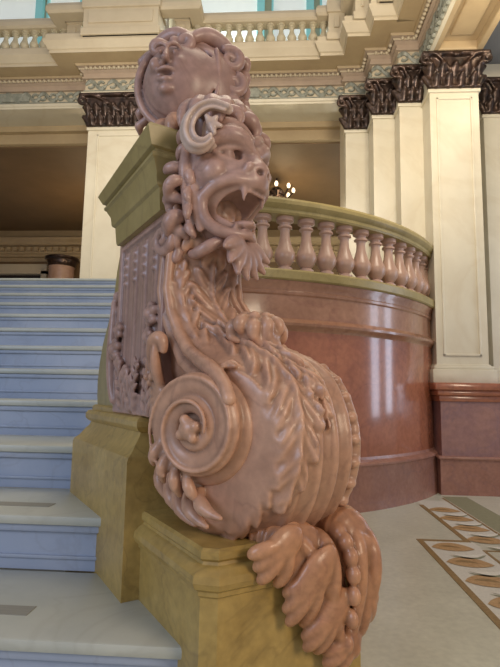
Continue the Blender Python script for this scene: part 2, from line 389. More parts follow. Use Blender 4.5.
def relief(ph,q,p0,p1,qa,qb,bend,W,n,T):
    """acanthus leaf as relief on the barrel: runs from angle p0 to p1, across-position qa -> qb, n lobes a side"""
    t=(p0-ph)/(p0-p1); ok=(t>0)&(t<1); tc=np.clip(t,0,1)
    s=q-(qa+(qb-qa)*tc+bend*np.sin(PI*tc)); a=np.abs(s)
    sw=tc*n-a/W*1.5                                  # lobes sweep back toward the base
    saw=sw-np.floor(sw)
    w=W*np.sin(PI*np.clip(tc*.93+.07,0,1))**.6*(.52+.48*(1-np.abs(saw*2-1.1).clip(0,1)**1.5))
    e=np.clip((w-a)/(.10*W+.012),0,1); e=e*e*(3-2*e)
    lob=1-.60*np.exp(-((saw-.0)/.13)**2)-.60*np.exp(-((saw-1.0)/.13)**2)
    vein=1+.22*np.cos(2*PI*3*saw)
    rim=.55+.75*np.clip(a/(w+1e-4),0,1)**2
    mid=.7*np.exp(-(s/.045)**2)
    return np.where(ok,T*e*(lob*vein*rim+mid),0)
LEAVES=[(108,-35,-.30,-.42,.16,.46,7,.017),(80,8,.02,.20,.02,.26,5,.013),(62,-75,-.80,-.72,.03,.26,7,.013),(112,60,.35,.55,.0,.26,4,.010)]
NECK=[(-8,96,-.05,.0,.0,.62,6,.013),(-8,80,-.85,-.70,.0,.30,6,.010),(-8,80,.85,.70,.0,.30,6,.010)]
def body(P):
    v=P[...,1]; z=P[...,2]; d2=poly2d(P,prof)-bulge(v,z); dv=np.maximum(np.abs(v-vcz(z))-hw(z), ((.022+.50*np.clip(P[...,0]-.0,0,None))*np.clip((1.30-z)/.08,0,1)-v-(1-np.clip((1.30-z)/.08,0,1)))*.9)
    q=(v-vcz(z))/hw(z); ph=np.degrees(np.arctan2(z-WC[1],P[...,0]-WC[0])); ph=np.where(ph<-120,ph+360,ph)
    g=(P[...,0]>-.06)|(z<1.0)
    for L in LEAVES: d2=d2-relief(ph,q,*L)*g
    zz=(z-1.27)/.30; inn=np.clip(zz*8,0,1)*np.clip((1.02-zz)*6,0,1)*(P[...,0]>-.17)
    for L in NECK: d2=d2-relief(zz*100.,q,*L)*inn
    k=.02; h=np.clip(k-np.abs(d2-dv),0,None)/k; return np.maximum(d2,dv)+h*h*k*.25
c.fn(body,(-.27,-.02,.82),(.30,.43,1.78),0)
# gadroon bands running round the scroll
for q,a0,a1,r in ((.34,.34,1.0,.012),(.62,.26,1.0,.014),(.86,.24,1.0,.014),(.06,.66,1.0,.010),(-.22,.76,1.0,.009)):
    pts=[surf(a,q,-.002)[0] for a in np.linspace(a0,a1,26)]; c.tube(pts,[r*.5,r,r,r,r*.7],k=.010)
for q,a0,a1,r in ((.46,.34,1.0,.008),(.74,.30,1.0,.008),(.17,.60,1.0,.007)):
    pts=[surf(a,q,.004)[0] for a in np.linspace(a0,a1,26)]; c.tube(pts,r,k=.006,op='sub')
# scalloped crest on the far edge
for i in range(13):
    p,n=surf(.40+.042*i,.80,.004); c.ell(p,(.013,.016,.013),k=.006)
# acanthus leaves over the near shoulder of the scroll
def leaf(path,side,n,L,r=.011,up=.012,flat=.62,k=.004,both=False,curl=.25):
    """path: list of (a,q). lobes leave midrib toward side"""
    A=np.array(path); tt=np.linspace(0,1,18); xs=np.linspace(0,1,len(A))
    aa=np.interp(tt,xs,A[:,0]); qq=np.interp(tt,xs,A[:,1])
    pts=[surf(a,q,.004)[0] for a,q in zip(aa,qq)]
    c.tube(pts,[r*.7,r*1.1,r*.5],k=.006)
    for i in range(n):
        t=(i+.6)/n; j=min(int(t*17),16); p,nn=surf(aa[j],qq[j],.003); d=nrm(np.array(pts[min(j+1,17)])-np.array(pts[j])) if j<17 else d
        s=np.cross(nn,d); l=L*(1-.45*t)
        for sg in ((side,-side) if both else (side,)):
            q1=p+(s*sg*.55+d*.5)*l+nn*up*1.0; q2=p+(s*sg*.80+d*1.15)*l+nn*up*.9; q3=p+(s*sg*.70+d*(1.35+curl))*l-nn*.002
            c.tube(bez(p,q1,q2,q3,n=7),[r*.8,r*1.35,r*1.1,r*.4],k=k,flat=flat,n=nn)
leaf([(.02,.0),(.12,.05),(.24,.0)],1,5,.060,r=.012,both=True,up=.008)
leaf([(.02,-.6),(.10,-.5),(.22,-.55)],1,5,.050,r=.012,both=True,up=.008)
leaf([(.02,.6),(.10,.5),(.22,.4)],1,5,.050,r=.012,both=True,up=.008)
for (a,q) in ((.60,-.02),(.42,-.62)):                              # deep drill holes between leaves
    p,n=surf(a,q,.004); c.ell(p,(.010,.009,.020),k=.006,op='sub')
# S-band edging the near side face, flowing from neck to scroll
vL=lambda z: float(vcz(z)-hw(z))
for du,r in ((-.002,.015),(-.030,.005),(-.048,.013)):
    pts=[]
    for (u,z) in front[1:16]:
        pts.append((u+du*(1 if z>1.3 else .6)-.004, vL(z)+(.0 if du!=-.030 else .004), z-(.03 if du<-.02 and z<1.30 else 0)))
    c.tube(pts,[r*.8,r,r*1.2,r],k=.004)
# bottom leaf fringe below the volute on the near side face
for i,(u0,z0,u1,z1) in enumerate(((-.14,.965,-.06,.885),(-.09,.95,.0,.875),(-.03,.945,.06,.885),(.03,.955,.12,.915),(-.19,1.0,-.15,.90))):
    c.tube(bez((u0,.03,z0),((u0+u1)/2-.02,.005,(z0+z1)/2-.01),(u1,.035,z1),n=8),[.010,.018,.006],k=.005)
body_o=c.build('scroll_console',M_CARVE,newel,NX)

# --- volutes on the two side faces
def volute(name,cv,side,R=.128,cu=.045,cz=1.090,beta=27):
    b=math.radians(beta); e1=np.array([cos(b),-side*sin(b),0]); e2=np.array([0,0,1.]); nout=np.array([sin(b),side*cos(b),0])
    C=np.array([cu,cv,cz]); cl=Clay(C-.20,C+.20,.0036)
    cl.ell(C-nout*.034,(R*.98,R*.98,.036),ax=(e1,e2,nout),k=0)
    S=spiral(C,e1,e2,R*.86,R*.16,math.radians(235),math.radians(235-790),70)
    for i in range(len(S)): S[i]+=nout*(.002+.026*i/len(S))
    cl.tube(S-nout*.006,[.014,.028,.030,.028,.024,.020,.016,.013,.011],k=.001,flat=.62,n=nout); cl.tube(S*1.0-nout*.022,[.012,.024,.026,.024,.020,.017,.014,.012,.010],k=.001)
    S2=spiral(C,e1,e2,R*1.04,R*.36,math.radians(235),math.radians(235-600),50)
    for i in range(len(S2)): S2[i]+=nout*(.010+.026*i/len(S2))
    cl.tube(S2,[.004,.006,.006,.005],k=.002)
    cl.ell(C+nout*.026,(.024,.024,.018),ax=(e1,e2,nout),k=.004)
    for i in range(4):
        a=i*1.7+.3; cl.ell(C+e1*.022*cos(a)+e2*.022*sin(a)+nout*.03,.012,k=.003)
    # leaf licking round the tail of the coil
    for a in (200,218,238,258):
        a=math.radians(a); p=C+R*.80*(e1*cos(a)+e2*sin(a)); q=C+R*1.22*(e1*cos(a+.25)+e2*sin(a+.25)); 
        cl.tube(bez(p,(p+q)/2+nout*.02,q-nout*.01,n=6),[.010,.015,.006],k=.004)
    return cl.build(name,M_CARVE,newel,NX)
volute('volute',.010,-1)
volute('volute',.385,1,R=.115,cu=-.02,beta=8)

# --- side leaf spray between shaft and volute
c=Clay((-.34,-.10,1.05),(.02,.12,1.42),.0034)
c.tube(bez((-.165,.012,1.165),(-.175,-.030,1.26),(-.150,-.032,1.325),(-.108,-.012,1.310),(-.115,-.01,1.270),n=14),[.014,.018,.021,.018,.010],k=0)
c.tube(bez((-.150,.005,1.17),(-.135,-.030,1.23),(-.130,-.026,1.285),n=8),[.012,.014,.009],k=.003)
c.tube(bez((-.180,.012,1.16),(-.205,-.02,1.215),(-.198,-.014,1.260),n=8),[.011,.014,.008],k=.003)
for i in range(6):
    a=math.radians(150+i*22); p=np.array((-.12,.012,1.15)); q=p+np.array((cos(a),0,sin(a)))*.125
    c.tube(bez(p,(p+q)/2+np.array((0,-.028,.018)),q,n=8),[.012,.018,.006],k=.003)
for (u,z,r) in ((-.178,1.235,.011),(-.195,1.205,.010),(-.160,1.205,.010),(-.172,1.19,.009)): c.ell((u,-.022,z),r,k=.003)
c.build('leaf_spray',M_CARVE,newel,NX)

# --- flower tuft on top of the scroll
c=Clay((-.16,.06,1.20),(.14,.34,1.42),.0036)
FC=np.array((.012,.180,1.312))
c.ell(FC,(.046,.060,.034),k=0)
for i in range(11):                                          # ruffled rim of curled petals
    a=2*PI*i/11; d=np.array((.85*cos(a),1.10*sin(a),0)); zj=.006*sin(i*2.3)
    c.tube(bez(FC+d*.030+(0,0,.026+zj),FC+d*.062+(0,0,.030+zj),FC+d*.070+(0,0,.006+zj),FC+d*.052+(0,0,-.004+zj),n=8),[.011,.0165,.015,.010],k=.003)
    if i%2==0:
        t_=np.cross(d,(0,0,1)); c.tube(bez(FC+d*.060+t_*.012+(0,0,.010),FC+d*.070+(0,0,-.012),FC+d*.050-t_*.012+(0,0,-.022),n=6),[.008,.012,.007],k=.003)
for i in range(7):
    a=2*PI*i/7+.3; c.ell(FC+np.array((.026*cos(a),.036*sin(a),.038)),.0155,k=.002)
c.ell(FC+(0,0,.045),(.016,.02,.012),k=.003)
c.tube(bez(FC+(0.010,0,-.01),FC+(.030,.012,-.035),FC+(.035,.015,-.070),n=5),[.046,.040,.022],k=.010)
c.build('flower',M_CARVE,newel,NX)

# ------------------------------------------------------------------ lion head (own frame: f forward, r to viewer right, z up)
def scaled(S,C): C=np.array(C,float); return (NX[0]*S, NX[0]@(C-S*C))
hb=math.radians(22)
f_=np.array([cos(hb),sin(hb),0]); r_=np.array([-sin(hb),cos(hb),0]); z_=np.array([0,0,1.])
HC=np.array((-.085,.128,1.722)); HS=scaled(1.13,HC)
def H(f,r,z): return HC+f_*f+r_*r+z_*z
AX=(f_,r_,z_)
c=Clay((-.30,-.10,1.40),(.18,.40,1.96),.0034)
c.ell(H(-.02,0,.0),(.112,.098,.115),AX,k=0)
c.ell(H(.062,0,-.024),(.060,.052,.040),AX,k=.03)             # muzzle
c.ell(H(.100,0,-.002),(.026,.032,.022),AX,k=.012)            # nose pad
c.tube([H(.10,0,.008),H(.078,0,.05),H(.05,0,.085)],[.018,.018,.024],k=.012)  # nose bridge
for s in (-1,1):
    c.ell(H(.118,s*.014,-.010),(.009,.009,.007),AX,k=.003,op='sub')
    c.tube(bez(H(.100,s*.022,.004),H(.108,s*.040,.006),H(.092,s*.038,-.016),n=6),[.008,.011,.007],k=.003)
    # heavy brow rolls
    c.tube(bez(H(.086,s*.018,.052),H(.086,s*.050,.090),H(.036,s*.092,.070),H(.010,s*.100,.035),n=12),[.016,.023,.020,.009],k=.006)
    c.tube(bez(H(.080,s*.010,.078),H(.070,s*.045,.112),H(.025,s*.080,.100),n=10),[.014,.020,.012],k=.005)
    c.ell(H(.068,s*.050,.032),(.020,.024,.017),AX,k=.005,op='sub')
    c.ell(H(.057,s*.050,.030),(.014,.016,.014),AX,k=.001)
    c.ell(H(.072,s*.052,.031),(.005,.005,.005),AX,k=.001,op='sub')
    c.tube(bez(H(.074,s*.026,.020),H(.074,s*.054,.008),H(.044,s*.080,.030),n=8),[.005,.0065,.004],k=.003)
    c.tube(bez(H(.084,s*.028,.046),H(.076,s*.055,.050),H(.040,s*.084,.034),n=8),[.005,.0065,.004],k=.003)
    c.ell(H(.030,s*.078,-.010),(.034,.026,.028),AX,k=.012)   # cheekbone
    for i in range(3):                                       # whisker rolls
        c.tube(bez(H(.100-.010*i,s*.020,-.022+.012*i),H(.088-.014*i,s*(.050+.006*i),-.012+.014*i),H(.045-.012*i,s*(.070+.006*i),-.028+.010*i),n=8),[.008,.0125,.005],k=.002)
    c.tube(bez(H(-.03,s*.098,.05),H(-.02,s*.108,.0),H(-.03,s*.092,-.06),n=8),[.010,.016,.010],k=.004)
c.ell(H(.010,0,-.118),(.062,.058,.044),AX,k=.014)            # lower jaw
c.ell(H(.072,0,-.082),(.080,.060,.042),AX,k=.004,op='sub')   # mouth cavity
c.ell(H(.020,0,-.085),(.040,.045,.036),AX,k=.004,op='sub')
c.ell(H(.050,0,-.118),(.045,.026,.012),AX,k=.003)            # tongue
for s in (-1,1):                                             # thick rolled lip all round the gape
    c.tube(bez(H(.102,s*.004,-.036),H(.100,s*.052,-.024),H(.050,s*.080,-.026),H(.012,s*.082,-.065),n=12),[.009,.013,.013,.012],k=.003)
    c.tube(bez(H(.012,s*.082,-.062),H(-.005,s*.080,-.125),H(.040,s*.062,-.152),H(.074,s*.030,-.146),H(.080,s*.0,-.142),n=14),[.012,.014,.014,.012,.010],k=.004)
    for i in range(2):
        c.tube(bez(H(-.008-.018*i,s*.084,.0-.02*i),H(-.010-.02*i,s*.100,-.06-.012*i),H(.006-.02*i,s*.080,-.135-.012*i),n=8),[.008,.013,.008],k=.003)
    c.tube([H(.090,s*.034,-.045),H(.088,s*.033,-.082)],[.0085,.002],k=.002)
    c.tube([H(.066,s*.034,-.142),H(.070,s*.033,-.108)],[.0075,.002],k=.002)
    for i in range(3): c.ell(H(.098,s*(.005+.010*i),-.050),(.005,.005,.009),AX,k=.001)
    for i in range(2): c.ell(H(.078,s*(.006+.011*i),-.136),(.005,.005,.009),AX,k=.001)
lion=c.build('lion_head',M_SHAFT,newel,HS)
# mane : flame-like locks lying back from the face
c=Clay((-.36,-.14,1.36),(.18,.44,1.98),.0036)
c.ell(H(-.070,.010,.0),(.075,.085,.125),AX,k=0)
def lock(p,d1,d2,L,r,n=None,k=.003):
    p=np.array(p,float)+rng.uniform(-.004,.004,3); d1=nrm(nrm(d1)+rng.uniform(-.30,.30,3)); d2=nrm(nrm(d2)+rng.uniform(-.30,.30,3)); L=L*rng.uniform(.85,1.25); r=r*rng.uniform(.80,1.15)
    c.tube(bez(p,p+d1*L*.5,p+d1*L*.6+d2*L*.5,p+d1*L*.35+d2*L*.8,n=9),[r*.7,r*1.25,r*1.1,r*.45],k=k)
for i in range(9):                                           # forehead locks: a wavy row of lumps
    a=math.radians(-48+138*i/8)
    p=H(.055*cos(a)-.005,.088*sin(a),.098+.030*cos(a)+.006*sin(i*2.4))
    lock(p,f_*cos(a)*.8+r_*sin(a)*.5+z_*.6,r_*(1 if i%2 else -1)*.5+f_*.5-z_*.8,.050,.0150)
for i in range(6):
    a=math.radians(-30+100*i/5)
    p=H(-.01,.080*sin(a),.130+.015*cos(a)); lock(p,z_+f_*.4+r_*sin(a)*.4,r_*sin(a)-f_*.3+z_*.2,.045,.0145)
for s in (-1,1):
    for i in range(7):
        z=.085-.038*i; w=.100-.03*(abs(z+.02)/.2)
        lock(H(-.024-.003*i,s*(w-.004),z),r_*s*.6-f_*.1+z_*.35,-f_*.75-z_*(.9 if i%2 else .3),.054,.0130)
        if s>0 or i>1: lock(H(-.066,s*(w-.012),z-.014),r_*s*.35+f_*.1-z_*.6,-f_*.2-z_*.7,.044,.0120)
        if i in(2,3,4,5): lock(H(-.005-.004*i,s*(w-.008),z-.01),r_*s*.7+f_*.2-z_*.4,f_*.3-z_*.8,.044,.0105)
for i in range(7):                                           # beard leaf under the jaw
    a=math.radians(-72+24*i); p=H(.045,0,-.150); d=r_*sin(a)*.80-z_*cos(a)*.9+f_*.25
    q=p+d*.062; w=p+d*.090+f_*.010+r_*.012*sin(a)-z_*.01
    c.tube(bez(p,(p+q)/2+f_*.022,q,w,n=8),[.013,.019,.016,.006],k=.002)
for s in (-1,1):
    c.tube(bez(H(.03,s*.03,-.15),H(.02,s*.07,-.17),H(-.02,s*.075,-.20),H(-.05,s*.05,-.17),n=10),[.012,.015,.013,.008],k=.003)
mane=c.build('mane',M_SHAFT,lion,HS)
# big polished C scroll above the head, in place of an ear
c=Clay((-.12,-.10,1.69),(.13,.14,1.94),.0030)
path_c=np.array([(0.002,0.086,1.858),(-0.018,0.056,1.872),(-0.037,0.03,1.862),(-0.049,0.011,1.833),(-0.052,0.006,1.799),(-0.043,0.019,1.769),(-0.028,0.040,1.766),(-0.018,0.052,1.783)])
def smooth_path(P,n=40):
    P=np.array(P); t=np.linspace(0,len(P)-1,n); out=np.stack([np.interp(t,np.arange(len(P)),P[:,k]) for k in range(3)],1)
    for _ in range(6): out[1:-1]=.25*out[:-2]+.5*out[1:-1]+.25*out[2:]
    return out
nc=np.array((.91,-.41,0)); ctr=np.array((.026,.034,1.812)); pc=ctr+(smooth_path(path_c)-np.array((-.015,.052,1.820)))*1.10
c.tube(pc-nc*.012,[.012,.016,.016,.013],k=0)
c.tube(pc+nc*.004,[.006,.0085,.0085,.007],k=.002)
c.tube(ctr+(pc-ctr)*.76+nc*.002,[.005,.0075,.0075,.006],k=.001)
c.tube(ctr+(pc-ctr)*.88+nc*.008,.0045,k=.002,op='sub')
c.tube([ctr-nc*.04+(0,0,.01),ctr-nc*.05-(0,0,.03)],[.020,.024],k=.012)
for i in range(4): c.tube(bez(ctr-nc*.03,ctr-nc*.012+(0,0,.006),ctr-nc*.010+np.array((.41,.91,0))*.024*cos(i*1.1-1.2)+np.array((0,0,.024*sin(i*1.1-1.2))),n=6),[.008,.011,.006],k=.002)
c.build('ear_scroll',stone('highlight_tinted_marble',(.52,.38,.31),(.64,.48,.40),(.3,.2,.16),rough=.2,scale=5,bump=.1,crevice=.5,mottle=.1),lion,NX)  # paler colour paints the whitish highlight into the scroll
# small side volute under the mane
def cscroll(name,C,e1,e2,R,nout,a0,a1,r,parent,mat,inner=.25):
    C=np.array(C,float); cl=Clay(C-R*1.6-.03,C+R*1.6+.03,.0032)
    cl.ell(C-nrm(nout)*.01,(R*.9,R*.9,.014),ax=(e1,e2,nout),k=0)
    S=spiral(C,e1,e2,R,R*inner,math.radians(a0),math.radians(a1),46)
    for i in range(len(S)): S[i]+=nrm(nout)*.014*i/46
    cl.tube(S,[r*.8,r*1.1,r,r*.9,r*.75],k=.002)
    return cl.build(name,mat,parent,NX)
cscroll('side_scroll',(-.150,-.002,1.560),(.97,.2,0),(0,0,1),.044,(.2,-.97,0),100,-420,.013,newel,M_SHAFT)
# crest of leaves joining head to cartouche
c=Clay((-.34,-.06,1.80),(.06,.30,2.02),.0038)
c.ell((-.16,.125,1.90),(.10,.085,.07),k=0)
for i in range(8):
    a=math.radians(-75+22*i); d=np.array((cos(a),sin(a),0)); p=np.array((-.14,.125,1.90))
    c.tube(bez(p+d*.03+(0,0,.03),p+d*.085+(0,0,.045),p+d*.120+(0,0,.0),p+d*.115-(0,0,.035),n=8),[.018,.026,.020,.010],k=.004)
for i in range(7): c.ell((-.055+.010*sin(i*2.1),.075+.022*i,1.905-.006*i+.012*sin(i*1.7)),(.020,.018,.020),k=.004)
c.build('crest',M_SHAFT,newel,NX)

# ------------------------------------------------------------------ cartouche with a mask
cb=math.radians(-34)
cf=np.array([cos(cb),sin(cb),0]); crr=np.array([-sin(cb),cos(cb),0])
CC=np.array((-.325,.135,2.105)); CA=(cf,crr,z_); CS=scaled(1.07,CC)
def K(f,r,z): return CC+cf*f+crr*r+z_*z
c=Clay(CC-(.27,.27,.24),CC+(.27,.27,.24),.0038)
c.ell(K(-.02,0.01,0),(.125,.150,.150),CA,k=0)
c.ell(K(.045,-.025,-.008),(.085,.108,.122),CA,k=.01)
S=[K(.052,-.025+.124*cos(t),-.005+.137*sin(t)) for t in np.linspace(0,2*PI,40)]
c.tube(S,.011,k=.006)
S=[K(.076,-.025+.104*cos(t),-.006+.118*sin(t)) for t in np.linspace(0,2*PI,40)]
c.tube(S,.006,k=.003,op='sub')
mx,mz=-.050,.010
for s in (-1,1):                                              # mask face: eyes, brows, cheeks
    c.ell(K(.132,mx+s*.020,mz+.040),(.020,.011,.010),CA,k=.003,op='sub')
    c.ell(K(.120,mx+s*.020,mz+.040),(.008,.007,.006),CA,k=.001)
    c.tube(bez(K(.118,mx+s*.036,mz+.050),K(.130,mx+s*.022,mz+.066),K(.130,mx+s*.004,mz+.052),n=6),[.004,.007,.006],k=.003)
    c.ell(K(.131,mx+s*.009,mz+.000),(.008,.007,.006),CA,k=.002)
    c.ell(K(.120,mx+s*.032,mz+.002),(.014,.018,.020),CA,k=.010)
c.tube([K(.128,mx,mz+.048),K(.142,mx,mz+.008)],[.005,.011],k=.004)
c.tube(bez(K(.126,mx-.028,mz-.022),K(.144,mx,mz-.014),K(.126,mx+.028,mz-.022),n=7),[.004,.008,.004],k=.002)
c.tube(bez(K(.122,mx-.024,mz-.040),K(.138,mx,mz-.050),K(.122,mx+.024,mz-.040),n=7),[.004,.008,.004],k=.002)
c.ell(K(.132,mx,mz-.030),(.018,.018,.006),CA,k=.002,op='sub')
c.ell(K(.120,mx,mz-.068),(.014,.020,.014),CA,k=.010)
mask=c.build('cartouche',M_SHAFT,newel,CS)
c=Clay(CC-(.30,.30,.26),CC+(.30,.30,.26),.0038)
def swirl(p,e1,e2,R,r,a0,a1,n=24,inner=.3): c.tube(spiral(p,e1,e2,R,R*inner,math.radians(a0),math.radians(a1),n),[r,r*1.1,r*.8],k=.003)
# two brow locks curling down over the top of the shield
for (r,z,R,sg) in ((-.085,.092,.022,1),(-.010,.098,.030,-1)):
    swirl(K(.098-abs(r+.03)*.3,r,z),crr*sg,z_,R,.013,10,-340)
    c.ell(K(.080,r,z+.006),(.02,.026,.02),CA,k=.006)
c.tube(bez(K(.02,-.13,.075),K(.06,-.09,.150),K(.07,-.03,.150),K(.075,.0,.120),n=14),[.014,.022,.022,.016],k=.005)
c.tube(bez(K(.07,.01,.125),K(.05,.05,.165),K(.03,.09,.145),K(.02,.13,.09),n=12),[.016,.024,.022,.016],k=.005)
c.tube(bez(K(.0,-.04,.15),K(-.02,.02,.185),K(-.03,.08,.15),n=10),[.018,.026,.018],k=.005)
for (r,z,R,a0) in ((.118,.072,.036,120),(.128,-.002,.032,60),(.120,-.070,.028,150)):   # ribbon curls down the right flank
    c.ell(K(.005,r-.004,z),(.045,.034,.042),CA,k=.008)
    S=spiral(K(.048,r,z),crr*.92+cf*-.30,z_,R,R*.25,math.radians(a0),math.radians(a0-430),30)
    c.tube(S,[.012,.0145,.012,.008],k=.002)
for i in range(5):
    z=.10-.045*i; c.tube(bez(K(-.01,.130,z),K(.02,.165,z-.004),K(.01,.160,z-.035),n=7),[.014,.018,.009],k=.003)
c.tube(bez(K(.070,.078,.09),K(.082,.092,.03),K(.080,.088,-.04),K(.06,.07,-.11),n=14),[.007,.010,.010,.006],k=.004)
for i in range(6):
    z=.09-.040*i; c.tube([K(.03,-.130-.006*sin(i*2.3),z+.016),K(.02,-.150,z),K(.0,-.150,z-.012)],[.010,.013,.008],k=.004)
c.build('curls',M_SHAFT,mask,CS)
c=Clay(CC+(-.24,-.24,-.29),CC+(.24,.24,-.05),.0042)
c.ell(CC+(0,0,-.19),(.11,.10,.055),k=0)
for i in range(13):
    a=2*PI*i/13; d=np.array((cos(a),.85*sin(a),0)); p=CC+(0,0,-.150)+d*.07; q=CC+(0,0,-.125)+d*.115; w=CC+(0,0,-.165)+d*.150; x=CC+(0,0,-.20)+d*.135
    c.tube(bez(p,q,w,x,n=8),[.018,.027,.022,.012],k=.004)
c.build('leaf_collar',M_CARVE,newel,NX)

# ------------------------------------------------------------------ hanging acanthus on the plinth front
c=Clay((.02,.0,.50),(.30,.52,.95),.0036)
nu=(1,0,0)
# leaf blades (thin plates) under the lobes
c.tube(bez((.10,.16,.862),(.172,.20,.872),(.175,.26,.76),(.150,.31,.62),n=12),[.045,.065,.070,.035],k=0,flat=.26,n=nu)
c.tube(bez((.10,.34,.868),(.185,.34,.878),(.185,.37,.80),(.155,.375,.70),n=12),[.05,.055,.045,.03],k=.004,flat=.3,n=nu)
ML=bez((.10,.13,.868),(.175,.20,.905),(.205,.27,.800),(.165,.315,.59),n=20)
c.tube(ML,[.014,.017,.016,.010],k=.005)
def lobe(p,tip,r=.018,out=.018,bow=.02,k=.0035):
    p=np.array(p,float); t=np.array(tip,float); m=(p+t)/2
    c1=p+(t-p)*.35+np.array((out,0,bow*.8)); c2=p+(t-p)*.8+np.array((out*.9,0,bow*.3))
    c.tube(bez(p,c1,c2,t,n=9),[r*.75,r*1.15,r*1.15,r*.40],k=k,flat=.72,n=nu)
def cluster(base,tips,rp=.030,rf=.0145,lift=.020):
    base=np.array(base,float); T=np.array([(.156,*t) for t in tips]); cen=T.mean(0)
    m=base*.35+cen*.65+np.array((lift*.4,0,.006))
    c.tube(bez(base,(base+m)/2+np.array((lift*.5,0,.012)),m,n=8),[rp*.55,rp,rp*1.05],k=.0015,flat=.50,n=nu)
    for t in T:
        st=base*.55+cen*.45+(t-cen)*.30+np.array((lift*.8,0,.008))
        c.tube(bez(st,(st+t)/2+np.array((lift*.7,(t[1]-cen[1])*.25,.004)),t+np.array((.008,0,.004)),t,n=8),[rf*.8,rf*1.15,rf*1.1,rf*.75],k=.0012,flat=.85,n=nu)
cluster((.165,.345,.640),[(.276,.624),(.279,.599),(.308,.585),(.338,.603)],rp=.034)
cluster((.185,.300,.740),[(.222,.666),(.226,.643),(.252,.632),(.275,.650)],rp=.034)
cluster((.195,.255,.835),[(.173,.760),(.173,.729),(.181,.702),(.215,.694)],rp=.038)
cluster((.175,.180,.880),[(.087,.848),(.100,.822),(.110,.796),(.150,.783)],rp=.036)
cluster((.185,.362,.770),[(.402,.695),(.394,.665),(.370,.640)],rp=.030)
cluster((.182,.362,.845),[(.402,.770),(.406,.740),(.392,.715)],rp=.030)
# rolled ribs and beaded spine on the right
for (v0,v1,zt,zb,r) in ((.262,.285,.872,.700,.017),(.352,.352,.882,.640,.019),(.388,.400,.872,.690,.017)):
    c.tube(bez((.09,v0,zt-.02),(.185,v0,zt+.018),(.215,v1-.012,zt-.07),(.172,v1-.012,zb),n=14),[.014,r,r*1.1,r,.008],k=.003)
sp=bez((.10,.305,.865),(.200,.312,.898),(.228,.318,.790),(.180,.315,.640),n=9)
for i,p in enumerate(sp): c.ell(p,(.019,.0185-.0009*i,.021),k=.004)
c.build('hanging_acanthus',M_ORANGE,newel,NX)

# ------------------------------------------------------------------ staircase
stair=empty('marble_staircase',(0,0,0)); tag(stair,'wide pale marble staircase rising to the landing left of the carved newel','staircase')
XL=-4.6
for k in range(-3,12):
    t=T0+TR*k; z=Z0+R0*k
    if k<0: xr=-.20
    elif k==0: xr=-.10
    elif k==1: xr=-.30
    elif k==2: xr=-.42
    else: xr=-.55
    depth=TR+.02 if k<11 else .30
    mb=MB(); mb.box(XL,xr,t-.004,t+depth,z-.028,z,.009); mb.build('tread',M_TREAD,stair,auto=40)
    mb=MB(); mb.box(XL,xr-.02 if k==0 else xr-.005,t+.028,t+.060,z-R0-.001 if k>-3 else 0.0,z-.026)
    mb.box(XL,xr-.02 if k==0 else xr-.005,t+.012,t+.03,z-.050,z-.027,.005)
    mb.box(XL,xr-.03 if k==0 else xr-.02,t+.020,t+.03,z-.128,z-.118,.002)
    mb.build('riser',M_STEP,stair,auto=40)
for (k,x1) in ((0,-.593),(1,-.73)):
    t=T0+TR*k; z=Z0+R0*k; mb=MB(); mb.box(x1-1.1,x1,t+.105,t+.155,z-.001,z+.0015); mb.build('grip_strip',M_GRIP,stair)
mb=MB(); 
path=[(-.55,1.75)]+[(-.55,T0+TR*k) for k in range(2,12)]+[(-.55,5.6)]
# stair string wall closing the open side, following the slope
pts=[(1.75,0),(5.6,0),(5.6,2.52),(5.25,2.52),(1.75,1.05)]
n=len(pts); mb.add([(-.56,y,z) for y,z in pts]+[(-.42,y,z) for y,z in pts],[tuple(range(n)),tuple(range(n,2*n))[::-1]]+[(i,(i+1)%n,n+(i+1)%n,n+i) for i in range(n)])
sw=mb.build('stair_string',M_ROSE,stair)

# ------------------------------------------------------------------ curved drum balustrade
DC=(-1.085,8.141); DR=3.416
drum=empty('curved_balustrade',(DC[0],DC[1],0)); tag(drum,'curved red marble balustrade wall with rose balusters bowing out behind the newel','balustrade')
a0,a1=math.radians(-90+9.5),math.radians(-90+74)
def arc(name,prof,mat,seg=64):
    m=MB(); m.lathe([(DR+o,z) for o,z in prof],(0,0,0),seg,a0,a1); 
    # close the two ends
    for a in (a0,a1):
        m.add([((DR+o)*cos(a),(DR+o)*sin(a),z) for o,z in prof],[tuple(range(len(prof)))])
    return m.build(name,mat,drum,auto=30)
arc('base_wall',[(-.3,0),(.045,0),(.045,.02),(.03,.43),(.035,.44),(.045,.452),(.045,.468),(.02,.488),(-.02,.50),(-.03,.53),(-.30,.53),(-.3,0)],M_ROSE)
arc('drum_wall',[(-.30,.52),(-.03,.52),(-.03,1.795),(-.30,1.795),(-.30,.52)],M_DRUM)
arc('moulding',[(-.3,1.79),(-.03,1.79),(-.02,1.81),(.0,1.825),(.02,1.845),(.025,1.87),(.008,1.885),(-.005,1.90),(-.02,1.915),(-.3,1.915),(-.3,1.79)],M_DRUM2)
arc('frieze_band',[(-.3,1.91),(-.035,1.91),(-.035,2.15),(-.02,2.165),(-.015,2.19),(-.02,2.20),(-.01,2.25),(.01,2.29),(.01,2.30),(-.3,2.30),(-.3,1.91)],M_DRUM2)
arc('ledge',[(-.3,2.295),(.03,2.295),(.045,2.31),(.045,2.385),(.03,2.405),(-.04,2.42),(-.3,2.42),(-.3,2.295)],M_OLIVE)
arc('handrail',[(-.24,2.98),(.0,2.98),(.012,3.0),(.012,3.03),(.035,3.05),(.05,3.075),(.05,3.11),(.03,3.14),(-.02,3.155),(-.22,3.155),(-.27,3.11),(-.24,2.98)],M_OLIVE)
